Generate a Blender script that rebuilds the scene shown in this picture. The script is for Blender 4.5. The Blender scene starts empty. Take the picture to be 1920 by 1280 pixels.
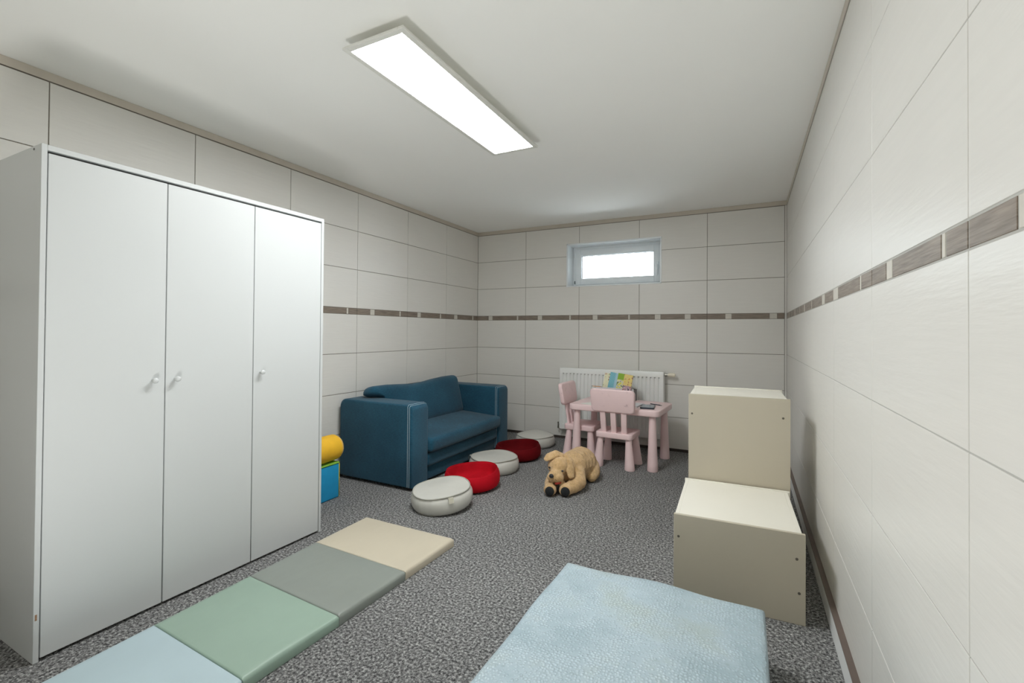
import bpy, bmesh, math, random
from mathutils import Vector, Matrix
from math import sin, cos, pi, radians

random.seed(7)
SC = bpy.context.scene
COL = SC.collection

# ------------------------------------------------------------------ camera
cam_data = bpy.data.cameras.new('camera')
cam = bpy.data.objects.new('camera', cam_data)
COL.objects.link(cam)
cam_data.sensor_width = 36.0
cam_data.lens = 16.233
cam_data.shift_y = -0.01404
cam_data.clip_start = 0.02
Rv = Vector((0.890905, 0.454129, 0.007421)).normalized()
Fv = Vector((-0.454186, 0.890848, 0.010258)).normalized()
Uv = Rv.cross(Fv).normalized()
Fv = Uv.cross(Rv).normalized()
cam.matrix_world = Matrix(((Rv.x, Uv.x, -Fv.x, 2.87294), (Rv.y, Uv.y, -Fv.y, -4.72800),
                           (Rv.z, Uv.z, -Fv.z, 1.14684), (0, 0, 0, 1)))
SC.camera = cam

# ------------------------------------------------------------------ world, light, exposure
LAMP = 12.0            # emission of the ceiling panel diffuser
DAYLIGHT = 3.5         # overcast sky outside the basement window
wd = bpy.data.worlds.new('overcast_sky')
SC.world = wd
wd.use_nodes = True
_bg = wd.node_tree.nodes['Background']
_bg.inputs[0].default_value = (0.87, 0.945, 1.0, 1)
_bg.inputs[1].default_value = DAYLIGHT
SC.view_settings.view_transform = 'Standard'
SC.view_settings.look = 'None'
SC.view_settings.gamma = 1
SC.view_settings.use_curve_mapping = False
SC.view_settings.exposure = 1.66
# added fill light, low in front of the camera, to brighten the ceiling
ADDED_FILL = 5.8
_ul = bpy.data.lights.new('added_ceiling_fill', 'AREA')
_ul.shape = 'RECTANGLE'
_ul.size, _ul.size_y = 0.60, 0.40
_ul.energy = ADDED_FILL
_ul.color = (1.0, 0.99, 0.965)
_uo = bpy.data.objects.new('added_ceiling_fill', _ul)
COL.objects.link(_uo)
_uo.location = (1.86, -4.40, 0.08)
_uo.rotation_euler = (math.radians(180), 0, 0)
SC.cycles.max_bounces = 14
SC.cycles.diffuse_bounces = 10

# ------------------------------------------------------------------ helpers
def srgb(r, g, b):
    f = lambda c: (c / 255 / 12.92) if c / 255 <= 0.04045 else ((c / 255 + 0.055) / 1.055) ** 2.4
    return (f(r), f(g), f(b), 1)

class NT:
    """small wrapper to build node materials"""
    def __init__(s, name):
        s.m = bpy.data.materials.new(name)
        s.m.use_nodes = True
        s.t = s.m.node_tree
        s.b = s.t.nodes['Principled BSDF']
    def n(s, kind, **kw):
        nd = s.t.nodes.new(kind)
        for k, v in kw.items():
            if k.startswith('i_'):
                key = k[2:]
                nd.inputs[int(key) if key.isdigit() else key.replace('_', ' ')].default_value = v
            else:
                setattr(nd, k, v)
        return nd
    def l(s, a, b):
        s.t.links.new(a, b)
    def coords(s, scale=(1, 1, 1), kind='Object'):
        tc = s.n('ShaderNodeTexCoord')
        mp = s.n('ShaderNodeMapping')
        mp.inputs['Scale'].default_value = scale
        s.l(tc.outputs[kind], mp.inputs[0])
        return mp.outputs[0]
    def world_coords(s, scale=(1, 1, 1)):
        g = s.n('ShaderNodeNewGeometry')
        mp = s.n('ShaderNodeMapping')
        mp.inputs['Scale'].default_value = scale
        s.l(g.outputs['Position'], mp.inputs[0])
        return mp.outputs[0]
    def noise(s, vec, scale, detail=3, rough=0.5):
        nd = s.n('ShaderNodeTexNoise')
        nd.inputs['Scale'].default_value = scale
        nd.inputs['Detail'].default_value = detail
        nd.inputs['Roughness'].default_value = rough
        s.l(vec, nd.inputs['Vector'])
        return nd.outputs[0]
    def ramp(s, fac, stops):
        nd = s.n('ShaderNodeValToRGB')
        e = nd.color_ramp.elements
        while len(e) < len(stops):
            e.new(0.5)
        for el, (p, c) in zip(e, stops):
            el.position = p
            el.color = c
        s.l(fac, nd.inputs[0])
        return nd.outputs[0]
    def bump(s, h, strength=0.3, dist=0.01, normal=None):
        nd = s.n('ShaderNodeBump')
        nd.inputs['Strength'].default_value = strength
        nd.inputs['Distance'].default_value = dist
        s.l(h, nd.inputs['Height'])
        if normal is not None:
            s.l(normal, nd.inputs['Normal'])
        s.l(nd.outputs[0], s.b.inputs['Normal'])
        return nd.outputs[0]
    def mix(s, fac, a, b, blend='MIX'):
        nd = s.n('ShaderNodeMix', data_type='RGBA', blend_type=blend)
        if isinstance(fac, float):
            nd.inputs[0].default_value = fac
        else:
            s.l(fac, nd.inputs[0])
        for i, v in ((6, a), (7, b)):
            if isinstance(v, tuple):
                nd.inputs[i].default_value = v
            else:
                s.l(v, nd.inputs[i])
        return nd.outputs[2]
    def color(s, c):
        if isinstance(c, tuple):
            s.b.inputs['Base Color'].default_value = c
        else:
            s.l(c, s.b.inputs['Base Color'])
    def set(s, rough=0.5, spec=0.5, sheen=0, metal=0):
        s.b.inputs['Roughness'].default_value = rough
        s.b.inputs['Specular IOR Level'].default_value = spec
        s.b.inputs['Metallic'].default_value = metal
        s.b.inputs['Sheen Weight'].default_value = sheen
        return s.m

def lerp(c, k):
    return (c[0] * k, c[1] * k, c[2] * k, 1)

def plain(name, c, rough=0.5, var=0.06, scale=6.0, bump=0.0, bscale=80, spec=0.5, sheen=0, metal=0):
    t = NT(name)
    v = t.coords()
    n = t.noise(v, scale, 4)
    t.color(t.ramp(n, [(0.3, lerp(c, 1 - var)), (0.7, lerp(c, 1 + var))]))
    if bump:
        t.bump(t.noise(v, bscale, 3), bump, 0.004)
    return t.set(rough, spec, sheen, metal)

# ------------------------------------------------------------------ materials
def make_tile_mat(name, c, along):
    t = NT(name)
    # fine horizontal brush waves; "along" is the wall's running axis (0 = x, 1 = y)
    sc = (1.2, 14, 16) if along == 0 else (14, 1.2, 16)
    v = t.world_coords(sc)
    n = t.noise(v, 4.0, 4, 0.6)
    n2 = t.noise(t.world_coords((0.9, 0.9, 0.9)), 1.6, 2)
    base = t.ramp(n, [(0.3, lerp(c, 0.965)), (0.7, lerp(c, 1.02))])
    base = t.mix(0.5, base, t.ramp(n2, [(0.35, lerp(c, 0.97)), (0.65, lerp(c, 1.02))]))
    t.color(base)
    v3 = t.world_coords((3, 3, 26) if along == 0 else (3, 3, 26))
    w = t.noise(v3, 3.2, 3, 0.45)
    t.bump(w, 0.13, 0.006)
    return t.set(0.36, 0.45)

TILE_C = srgb(225, 223, 218)
M = {}
M['tile_x'] = make_tile_mat('beige_wall_tile_back', TILE_C, 0)
M['tile_y'] = make_tile_mat('beige_wall_tile_side', TILE_C, 1)
M['grout'] = plain('grey_grout', srgb(132, 125, 116), 0.9, 0.05, 30)
M['grout_pale'] = plain('pale_grout', srgb(184, 183, 178), 0.8, 0.04, 30)
M['accent_light'] = plain('pale_accent_tile', srgb(205, 200, 190), 0.45, 0.05, 40, 0.15, 90)
def wood_tile():
    t = NT('brown_wood_look_tile')
    v = t.world_coords((3, 3, 60))
    n = t.noise(v, 3.0, 5, 0.6)
    t.color(t.ramp(n, [(0.3, srgb(104, 92, 82)), (0.5, srgb(132, 120, 108)), (0.72, srgb(155, 142, 130))]))
    t.bump(n, 0.2, 0.003)
    return t.set(0.4, 0.45)
M['accent'] = wood_tile()
M['trim'] = plain('greige_cove_tile', srgb(200, 192, 180), 0.45, 0.03, 12)
M['ceiling'] = plain('white_ceiling_paint', srgb(249, 249, 246), 0.95, 0.006, 2.0, 0.04, 160)
M['plaster'] = plain('white_plaster', srgb(232, 230, 224), 0.9, 0.02, 3.0, 0.05, 120)
M['skirting'] = plain('white_skirting', srgb(235, 236, 236), 0.45, 0.02, 10)
M['skirting_top'] = plain('brown_skirting_top', srgb(106, 93, 86), 0.5, 0.08, 14)
M['skirting_dark'] = plain('dark_skirting', srgb(70, 62, 56), 0.6, 0.1, 14)

def carpet():
    t = NT('grey_flecked_carpet')
    v = t.world_coords()
    n1 = t.noise(v, 95, 2, 0.6)
    n2 = t.noise(v, 210, 3, 0.7)
    n3 = t.noise(v, 1.3, 3, 0.55)
    add = t.n('ShaderNodeMath', operation='MULTIPLY_ADD')
    t.l(n1, add.inputs[0]); add.inputs[1].default_value = 0.6
    m2 = t.n('ShaderNodeMath', operation='MULTIPLY'); t.l(n2, m2.inputs[0]); m2.inputs[1].default_value = 0.4
    t.l(m2.outputs[0], add.inputs[2])
    c = t.ramp(add.outputs[0], [(0.38, srgb(56, 56, 57)), (0.46, srgb(104, 104, 104)), (0.54, srgb(146, 146, 145)), (0.64, srgb(206, 206, 204))])
    c = t.mix(0.3, c, t.ramp(n3, [(0.35, (0.62, 0.62, 0.63, 1)), (0.65, (1.1, 1.1, 1.1, 1))]), 'MULTIPLY')
    t.color(c)
    t.bump(add.outputs[0], 0.9, 0.012)
    return t.set(1.0, 0.1)
M['carpet'] = carpet()
M['wardrobe'] = plain('white_melamine', srgb(198, 201, 201), 0.42, 0.008, 3)
M['gap'] = plain('dark_gap', srgb(70, 70, 68), 0.9, 0.02)
M['chip'] = plain('chipped_chipboard', srgb(150, 118, 92), 0.9, 0.2, 200)
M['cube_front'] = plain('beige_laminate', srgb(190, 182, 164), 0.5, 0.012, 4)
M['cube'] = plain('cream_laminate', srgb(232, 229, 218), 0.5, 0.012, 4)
M['screw'] = plain('dull_screw', srgb(110, 104, 96), 0.4, 0.05, 10, metal=0.6)
M['pink'] = plain('pale_pink_plastic', srgb(240, 213, 214), 0.42, 0.02, 8, 0.06, 140)
def pink_scuffed():
    t = NT('scuffed_pink_plastic')
    c = srgb(240, 213, 214)
    v = t.coords()
    n = t.noise(v, 16, 5, 0.7)
    t.color(t.ramp(n, [(0.30, srgb(206, 178, 180)), (0.40, lerp(c, 0.97)), (0.8, c)]))
    t.bump(t.noise(v, 140, 2), 0.06, 0.004)
    return t.set(0.45)
M['pink_scuffed'] = pink_scuffed()
M['radiator'] = plain('white_enamel', srgb(238, 240, 238), 0.35, 0.01, 6)
M['slot'] = plain('radiator_slot_dark', srgb(158, 158, 154), 0.8, 0.05)
M['chrome'] = plain('brushed_nickel', srgb(170, 168, 162), 0.3, 0.05, 20, metal=1)
M['valve'] = plain('ivory_valve_plastic', srgb(232, 224, 204), 0.45, 0.02)
M['pvc'] = plain('white_window_pvc', srgb(232, 237, 240), 0.3, 0.01)
M['gasket'] = plain('window_gasket', srgb(110, 116, 118), 0.6, 0.02)

def denim():
    t = NT('petrol_blue_denim')
    v = t.world_coords((1, 1, 1))
    n = t.noise(v, 3.5, 3)
    a = t.noise(t.world_coords((26, 26, 150)), 1.6, 4, 0.75)
    b = t.noise(t.world_coords((420, 420, 60)), 1.6, 2, 0.6)
    base = t.ramp(n, [(0.3, srgb(22, 66, 86)), (0.7, srgb(32, 80, 102))])
    w = t.ramp(a, [(0.34, (0.62, 0.66, 0.70, 1)), (0.66, (1.45, 1.40, 1.36, 1))])
    c = t.mix(0.75, base, w, 'MULTIPLY')
    w2 = t.ramp(b, [(0.4, (0.8, 0.8, 0.8, 1)), (0.65, (1.2, 1.2, 1.2, 1))])
    c = t.mix(0.5, c, w2, 'MULTIPLY')
    t.color(c)
    t.bump(a, 0.25, 0.003)
    return t.set(0.9, 0.25, 0.15)
M['denim'] = denim()
M['stitch'] = plain('white_thread', srgb(175, 192, 200), 0.8, 0.1, 200)
M['pouf_grey'] = plain('pale_grey_faux_leather', srgb(200, 199, 192), 0.36, 0.03, 9, 0.12, 22)
M['pouf_piping'] = plain('grey_piping', srgb(176, 175, 166), 0.5, 0.03, 9)
M['tag'] = plain('cream_label', srgb(226, 222, 206), 0.7, 0.04, 60)
def velvet(name, c):
    t = NT(name)
    v = t.coords()
    n = t.noise(v, 7, 4)
    t.color(t.ramp(n, [(0.3, lerp(c, 0.72)), (0.7, lerp(c, 1.2))]))
    t.bump(t.noise(v, 240, 2), 0.2, 0.003)
    t.b.inputs['Sheen Tint'].default_value = (c[0] * 2 + 0.1, c[1] + 0.02, c[2] + 0.02, 1)
    t.b.inputs['Sheen Roughness'].default_value = 0.3
    return t.set(0.85, 0.12, 0.35)
M['red'] = velvet('bright_red_velvet', srgb(178, 16, 32))
M['darkred'] = velvet('dark_red_velvet', srgb(96, 10, 16))

def vinyl(name, c):
    t = NT(name)
    v = t.coords((1, 1, 1))
    n = t.noise(v, 3.2, 3)
    t.color(t.ramp(n, [(0.3, lerp(c, 0.97)), (0.7, lerp(c, 1.03))]))
    w = t.noise(t.coords((5, 1.2, 1)), 2.6, 2)
    t.bump(w, 0.22, 0.02)
    return t.set(0.42, 0.4)
M['mat_blue'] = vinyl('pale_blue_vinyl', srgb(176, 195, 202))
M['mat_green'] = vinyl('sage_green_vinyl', srgb(146, 168, 154))
M['mat_grey'] = vinyl('grey_vinyl', srgb(136, 142, 136))
M['mat_beige'] = vinyl('beige_vinyl', srgb(196, 187, 168))

def bubble():
    t = NT('pale_blue_bubble_cover')
    v = t.coords()
    vo = t.n('ShaderNodeTexVoronoi', feature='F1')
    vo.inputs['Scale'].default_value = 96
    vo.inputs['Randomness'].default_value = 0.6
    t.l(v, vo.inputs['Vector'])
    ed = t.ramp(vo.outputs['Distance'], [(0.12, (1, 1, 1, 1)), (0.55, (0, 0, 0, 1))])
    st = t.noise(v, 4.5, 4, 0.6)
    st2 = t.noise(v, 26, 3, 0.6)
    base = t.ramp(st, [(0.36, srgb(172, 191, 200)), (0.52, srgb(186, 203, 212)), (0.72, srgb(184, 198, 198))])
    spots = t.ramp(st2, [(0.27, (0.80, 0.81, 0.80, 1)), (0.36, (1, 1, 1, 1))])
    c = t.mix(0.8, base, spots, 'MULTIPLY')
    cells = t.ramp(vo.outputs['Distance'], [(0.12, (1.10, 1.10, 1.10, 1)), (0.5, (0.84, 0.86, 0.87, 1))])
    c = t.mix(0.9, c, cells, 'MULTIPLY')
    t.color(c)
    b1 = t.n('ShaderNodeBump'); b1.inputs['Strength'].default_value = 0.35; b1.inputs['Distance'].default_value = 0.03
    t.l(t.noise(v, 7, 3), b1.inputs['Height'])
    t.bump(ed, 0.5, 0.005, b1.outputs[0])
    return t.set(0.34, 0.5)
M['bubble'] = bubble()

def plush():
    t = NT('tan_plush_fur')
    v = t.coords()
    n = t.noise(v, 26, 5, 0.7)
    n2 = t.noise(v, 160, 4, 0.75)
    c = t.ramp(n, [(0.3, srgb(204, 164, 112)), (0.5, srgb(228, 190, 138)), (0.72, srgb(242, 208, 160))])
    c = t.mix(0.55, c, t.ramp(n2, [(0.36, (0.60, 0.56, 0.5, 1)), (0.55, (1.05, 1.04, 1.02, 1))]), 'MULTIPLY')
    t.color(c)
    t.bump(n2, 0.8, 0.012)
    return t.set(0.95, 0.1, 0.3)
M['plush'] = plush()
M['black_plush'] = plain('black_plush', srgb(30, 32, 34), 0.9, 0.3, 60, 0.5, 200)
M['nose'] = plain('dark_nose', srgb(48, 48, 52), 0.4, 0.1, 30)
M['red_felt'] = plain('red_felt', srgb(150, 50, 36), 0.9, 0.1, 60)
M['foam_blue'] = plain('bright_blue_fabric', srgb(22, 146, 196), 0.8, 0.05, 20, 0.15, 60)
M['foam_green'] = plain('lime_green_fabric', srgb(132, 186, 66), 0.8, 0.05, 20, 0.15, 60)
M['foam_yellow'] = plain('yellow_fabric', srgb(240, 186, 44), 0.75, 0.05, 12, 0.3, 14)
M['foam_yellow_shaded'] = plain('shaded_yellow_fabric', srgb(216, 178, 98), 0.8, 0.06, 12, 0.3, 14)  # shading on the roll's end, painted as a tan tone
M['piping_yellow'] = plain('mustard_piping', srgb(186, 170, 60), 0.8, 0.05, 20)
M['light_frame'] = plain('white_aluminium_frame', srgb(226, 226, 220), 0.4, 0.01)
M['concrete'] = plain('pale_render', srgb(225, 228, 230), 0.95, 0.05, 8)
M['paper'] = plain('white_paper', srgb(232, 230, 224), 0.8, 0.02, 20)
M['box_white'] = plain('white_card', srgb(214, 212, 216), 0.7, 0.02, 20)
M['box_grey'] = plain('grey_card', srgb(120, 118, 118), 0.7, 0.05, 20)
M['phone'] = plain('dark_blue_black_plastic', srgb(34, 42, 58), 0.3, 0.05, 20)
M['wood'] = plain('light_wood', srgb(205, 160, 112), 0.6, 0.1, 60)

def screen():
    t = NT('glossy_grey_blue_screen')
    t.color(srgb(96, 112, 128))
    return t.set(0.12, 0.6)
M['screen'] = screen()

def diffuser():
    t = NT('lit_diffuser')
    t.color((0.9, 0.9, 0.9, 1))
    t.b.inputs['Emission Color'].default_value = (0.975, 1.0, 1.005, 1)
    t.b.inputs['Emission Strength'].default_value = LAMP
    return t.set(0.5)
M['diffuser'] = diffuser()

def glass():
    t = NT('dusty_window_glass')
    n = t.t.nodes
    tr = t.n('ShaderNodeBsdfTransparent'); tr.inputs[0].default_value = (0.96, 0.98, 0.98, 1)
    gl = t.n('ShaderNodeBsdfGlossy'); gl.inputs['Roughness'].default_value = 0.05
    df = t.n('ShaderNodeBsdfDiffuse'); df.inputs[0].default_value = (0.8, 0.82, 0.82, 1)
    v = t.coords((1, 1, 1))
    dirt = t.ramp(t.noise(t.coords((7, 1, 2.5)), 3.0, 5, 0.65), [(0.42, (0.02, 0.02, 0.02, 1)), (0.75, (0.30, 0.30, 0.30, 1))])
    m1 = t.n('ShaderNodeMixShader'); t.l(dirt, m1.inputs[0]); t.l(tr.outputs[0], m1.inputs[1]); t.l(df.outputs[0], m1.inputs[2])
    fr = t.n('ShaderNodeFresnel'); fr.inputs[0].default_value = 1.45
    m2 = t.n('ShaderNodeMixShader'); t.l(fr.outputs[0], m2.inputs[0]); t.l(m1.outputs[0], m2.inputs[1]); t.l(gl.outputs[0], m2.inputs[2])
    t.l(m2.outputs[0], n['Material Output'].inputs['Surface'])
    return t.m
M['glass'] = glass()

# ------------------------------------------------------------------ mesh helpers
def finish(name, bm, mat, parent=None, loc=None, rot=None, smooth=False, auto=None):
    me = bpy.data.meshes.new(name)
    bmesh.ops.recalc_face_normals(bm, faces=bm.faces[:])
    bm.to_mesh(me)
    bm.free()
    mats = mat if isinstance(mat, (list, tuple)) else [mat]
    for m in mats:
        me.materials.append(m)
    if smooth:
        me.polygons.foreach_set('use_smooth', [True] * len(me.polygons))
        if auto:
            me.set_sharp_from_angle(angle=radians(auto))
    o = bpy.data.objects.new(name, me)
    COL.objects.link(o)
    if parent:
        o.parent = parent
    if loc is not None:
        o.location = loc
    if rot is not None:
        o.rotation_euler = rot
    return o

def link_mesh(name, me, parent=None, loc=(0, 0, 0), rot=(0, 0, 0)):
    o = bpy.data.objects.new(name, me)
    COL.objects.link(o)
    o.parent = parent
    o.location = loc
    o.rotation_euler = rot
    return o

def thing(name, label, cat, loc=(0, 0, 0), rot=(0, 0, 0), group=None):
    o = bpy.data.objects.new(name, None)
    o.empty_display_size = 0.05
    COL.objects.link(o)
    o.location = loc
    o.rotation_euler = rot
    o['label'] = label
    o['category'] = cat
    if group:
        o['group'] = group
    return o

def tag(o, label, cat, group=None):
    o['label'] = label
    o['category'] = cat
    if group:
        o['group'] = group
    return o

def struct(o):
    o['kind'] = 'structure'
    return o

def box(bm, lo, hi, bev=0.0, seg=2, mi=0):
    """axis-aligned box lo..hi with all edges rounded"""
    c = [(a + b) / 2 for a, b in zip(lo, hi)]
    s = [abs(b - a) for a, b in zip(lo, hi)]
    r = bmesh.ops.create_cube(bm, size=1.0, matrix=Matrix.Translation(c) @ Matrix.Diagonal((s[0], s[1], s[2], 1)))
    vs = r['verts']
    es = list({e for v in vs for e in v.link_edges})
    fs = list({f for v in vs for f in v.link_faces})
    if bev > 0:
        rr = bmesh.ops.bevel(bm, geom=es, offset=bev, segments=seg, profile=0.5, affect='EDGES')
        fs = list({f for v in rr['verts'] for f in v.link_faces} | {f for f in fs if f.is_valid})
    for f in fs:
        if f.is_valid:
            f.material_index = mi
    return vs

def boxes(name, specs, mat, parent=None, smooth=True, auto=40, **kw):
    bm = bmesh.new()
    for s in specs:
        box(bm, *s)
    return finish(name, bm, mat, parent, smooth=smooth, auto=auto, **kw)

def lathe(bm, prof, n=32, mat4=Matrix(), mi=0, ang=None):
    """profile [(r, z), ...] turned about z"""
    rings = []
    for r, z in prof:
        if r < 1e-6:
            rings.append([bm.verts.new(mat4 @ Vector((0, 0, z)))])
        else:
            rings.append([bm.verts.new(mat4 @ Vector((r * cos(2 * pi * i / n), r * sin(2 * pi * i / n), z))) for i in range(n)])
    for a, b in zip(rings, rings[1:]):
        for i in range(n):
            j = (i + 1) % n
            if len(a) == 1 and len(b) == 1:
                continue
            if len(a) == 1:
                f = bm.faces.new((a[0], b[i], b[j]))
            elif len(b) == 1:
                f = bm.faces.new((a[i], a[j], b[0]))
            else:
                f = bm.faces.new((a[i], a[j], b[j], b[i]))
            f.material_index = mi
    return rings

def tube(bm, pts, r, n=6, closed=False):
    pts = [Vector(p) for p in pts]
    m = len(pts)
    rings = []
    for i, p in enumerate(pts):
        if closed:
            d = pts[(i + 1) % m] - pts[i - 1]
        else:
            d = pts[min(i + 1, m - 1)] - pts[max(i - 1, 0)]
        d.normalize()
        up = Vector((0, 0, 1)) if abs(d.z) < 0.9 else Vector((1, 0, 0))
        a = d.cross(up).normalized()
        b = d.cross(a).normalized()
        rr = r[i] if isinstance(r, (list, tuple)) else r
        rings.append([bm.verts.new(p + a * rr * cos(2 * pi * k / n) + b * rr * sin(2 * pi * k / n)) for k in range(n)])
    cnt = m if closed else m - 1
    for i in range(cnt):
        A, B = rings[i], rings[(i + 1) % m]
        for k in range(n):
            j = (k + 1) % n
            bm.faces.new((A[k], A[j], B[j], B[k]))
    if not closed:
        bm.faces.new(rings[0][::-1])
        bm.faces.new(rings[-1])

def ball(bm, c, r, rot=None, sub=3):
    """ellipsoid; r is a number or three radii"""
    rr = r if isinstance(r, (tuple, list)) else (r, r, r)
    m = Matrix.Translation(c) @ (rot.to_matrix().to_4x4() if rot else Matrix()) @ Matrix.Diagonal((rr[0], rr[1], rr[2], 1))
    bmesh.ops.create_icosphere(bm, subdivisions=sub, radius=1, matrix=m)

def rrect(w, h, r, n=5):
    """rounded rectangle outline, centred, in 2-D"""
    out = []
    for cx, cy, a0 in ((w / 2 - r, h / 2 - r, 0), (-w / 2 + r, h / 2 - r, 90), (-w / 2 + r, -h / 2 + r, 180), (w / 2 - r, -h / 2 + r, 270)):
        for i in range(n + 1):
            a = radians(a0 + 90 * i / n)
            out.append((cx + r * cos(a), cy + r * sin(a)))
    return out

def prism(bm, outline, place, t0, t1, bev=0.0, seg=2):
    """extrude a 2-D outline between t0 and t1; place(u, v, t) -> point"""
    k = len(outline)
    if bev > 0:
        cu = sum(p[0] for p in outline) / k
        cv = sum(p[1] for p in outline) / k
        rings = []
        prof = []
        for i in range(seg + 1):
            a = pi / 2 * i / seg
            prof.append((bev * (1 - sin(a)), t0 + bev * (1 - cos(a))))
        for i in range(seg + 1):
            a = pi / 2 * i / seg
            prof.append((bev * (1 - cos(a)), t1 - bev * (1 - sin(a))))
        us = [p[0] for p in outline]; vs_ = [p[1] for p in outline]
        hw = (max(us) - min(us)) / 2; hh = (max(vs_) - min(vs_)) / 2
        mu = (max(us) + min(us)) / 2; mv = (max(vs_) + min(vs_)) / 2
        for ins, t in prof:
            ring = []
            for u, v in outline:
                ring.append(bm.verts.new(place(mu + (u - mu) * (hw - ins) / hw, mv + (v - mv) * (hh - ins) / hh, t)))
            rings.append(ring)
    else:
        rings = [[bm.verts.new(place(u, v, t)) for u, v in outline] for t in (t0, t1)]
    for a, b in zip(rings, rings[1:]):
        for i in range(k):
            j = (i + 1) % k
            bm.faces.new((a[i], a[j], b[j], b[i]))
    bm.faces.new(rings[0][::-1])
    bm.faces.new(rings[-1])

# ------------------------------------------------------------------ room shell
W = 3.183          # room width (x), back-left corner at the origin, camera looks towards +y
ZC = 2.327         # ceiling
NEAR = -5.75       # wall behind the camera
TW, TH = 0.6332, 0.318
ZS, ZT = 1.2812, 1.3305     # accent strip
WX0, WX1, WZ0, WZ1 = 1.128, 2.114, 1.640, 2.098   # window opening

floor = struct(boxes('floor', [((-0.2, NEAR - 0.2, -0.12), (W + 0.2, 0.35, 0.0))], M['carpet'], smooth=False))
ceil = struct(boxes('ceiling', [((-0.2, NEAR - 0.2, ZC), (W + 0.2, 0.35, ZC + 0.15))], M['ceiling'], smooth=False))
G = 0.004          # grout lies this far behind the tile faces
wall_left = struct(boxes('wall_left', [((-0.2, NEAR, 0.0), (-G, 0.0, ZC))], M['grout'], smooth=False))
wall_right = struct(boxes('wall_right', [((W + 0.0016, NEAR, 0.0), (W + 0.2, 0.0, ZC))], M['grout_pale'], smooth=False))
wall_back = struct(boxes('wall_back', [((-0.2, G, 0.0), (WX0, 0.35, ZC)), ((WX1, G, 0.0), (W + 0.2, 0.35, ZC)),
                                      ((WX0, G, 0.0), (WX1, 0.35, WZ0)), ((WX0, G, WZ1), (WX1, 0.35, ZC))], M['grout'], smooth=False))
wall_front = struct(boxes('wall_front', [((-0.2, NEAR - 0.2, 0.0), (W + 0.2, NEAR, ZC))], M['plaster'], smooth=False))

rows = []
z = ZS
while z > 0.02:
    rows.append((max(z - TH, 0.006), z)); z -= TH
z = ZT
while z + TH < ZC:
    rows.append((z, z + TH)); z += TH
ZTRIM = z

JG = 0.0022        # half joint
_tile_cache = {}
def tile_mesh(w, h, mat, key):
    k = (round(w, 4), round(h, 4), key)
    if k in _tile_cache:
        return _tile_cache[k]
    bm = bmesh.new()
    b = 0.0008
    t = 0.006
    # local: u = x across, v = z up, face at y = 0, body behind (y > 0)
    def ring(ins, y):
        return [bm.verts.new((s * (w / 2 - ins), y, q * (h / 2 - ins))) for s, q in ((-1, -1), (1, -1), (1, 1), (-1, 1))]
    r0, r1, r2 = ring(0, t), ring(0, b * 0.8), ring(b, 0)
    for a, c in ((r0, r1), (r1, r2)):
        for i in range(4):
            j = (i + 1) % 4
            bm.faces.new((a[i], a[j], c[j], c[i]))
    bm.faces.new(r2)
    bm.faces.new(r0[::-1])
    bmesh.ops.recalc_face_normals(bm, faces=bm.faces[:])
    me = bpy.data.meshes.new('tile')
    bm.to_mesh(me); bm.free()
    me.materials.append(mat)
    _tile_cache[k] = me
    return me

def place_tile(wall, u0, u1, z0, z1, mat, key, jg=JG, name='tile'):
    """wall: 'left' (u = y), 'right' (u = y), 'back' (u = x)"""
    w, h = u1 - u0 - 2 * jg, z1 - z0 - 2 * jg
    if w < 0.004 or h < 0.004:
        return None
    me = tile_mesh(w, h, mat, key)
    uc, zc = (u0 + u1) / 2, (z0 + z1) / 2
    if wall == 'back':
        return link_mesh(name, me, wall_back, (uc, 0, zc))
    if wall == 'left':
        return link_mesh(name, me, wall_left, (0, uc, zc), (0, 0, pi / 2))
    return link_mesh(name, me, wall_right, (W, uc, zc), (0, 0, -pi / 2))

def cut_tile(u0, u1, z0, z1):
    """a back-wall tile notched around the window opening, one solid mesh"""
    us = sorted({u0, u1} | {c for c in (WX0 - JG, WX1 + JG) if u0 < c < u1})
    zs = sorted({z0, z1} | {c for c in (WZ0 - JG, WZ1 + JG) if z0 < c < z1})
    bm = bmesh.new()
    vv = {}
    def V(u, zz):
        if (u, zz) not in vv:
            vv[(u, zz)] = bm.verts.new((u, 0, zz))
        return vv[(u, zz)]
    nface = 0
    for a, b in zip(us, us[1:]):
        for c, d in zip(zs, zs[1:]):
            mu, mz = (a + b) / 2, (c + d) / 2
            if WX0 < mu < WX1 and WZ0 < mz < WZ1:
                continue
            bm.faces.new((V(a, c), V(b, c), V(b, d), V(a, d)))
            nface += 1
    if not nface:
        bm.free(); return
    r = bmesh.ops.extrude_face_region(bm, geom=bm.faces[:])
    for v in [g for g in r['geom'] if isinstance(g, bmesh.types.BMVert)]:
        v.co.y += 0.006
    finish('tile', bm, M['tile_x'], wall_back)

# back wall: five columns
for i in range(5):
    u0, u1 = i * TW, (i + 1) * TW
    for z0, z1 in rows:
        if u1 > WX0 and u0 < WX1 and z1 > WZ0 and z0 < WZ1:
            cut_tile(u0 + JG, u1 - JG, z0 + JG, z1 - JG)
        else:
            place_tile('back', u0, u1, z0, z1, M['tile_x'], 'x')
# left wall columns run towards the camera
yl = [0.0, -0.646]
while yl[-1] > NEAR:
    yl.append(max(yl[-1] - TW, NEAR))
for a, b in zip(yl[1:], yl):
    for z0, z1 in rows:
        place_tile('left', a, b, z0, z1, M['tile_y'], 'y')
# right wall columns
yr = [0.0, -0.588]
while yr[-1] > NEAR:
    yr.append(max(yr[-1] - TW, NEAR))
for a, b in zip(yr[1:], yr):
    for z0, z1 in rows:
        place_tile('right', a, b, z0, z1, M['tile_y'], 'y', jg=0.0016)

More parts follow.
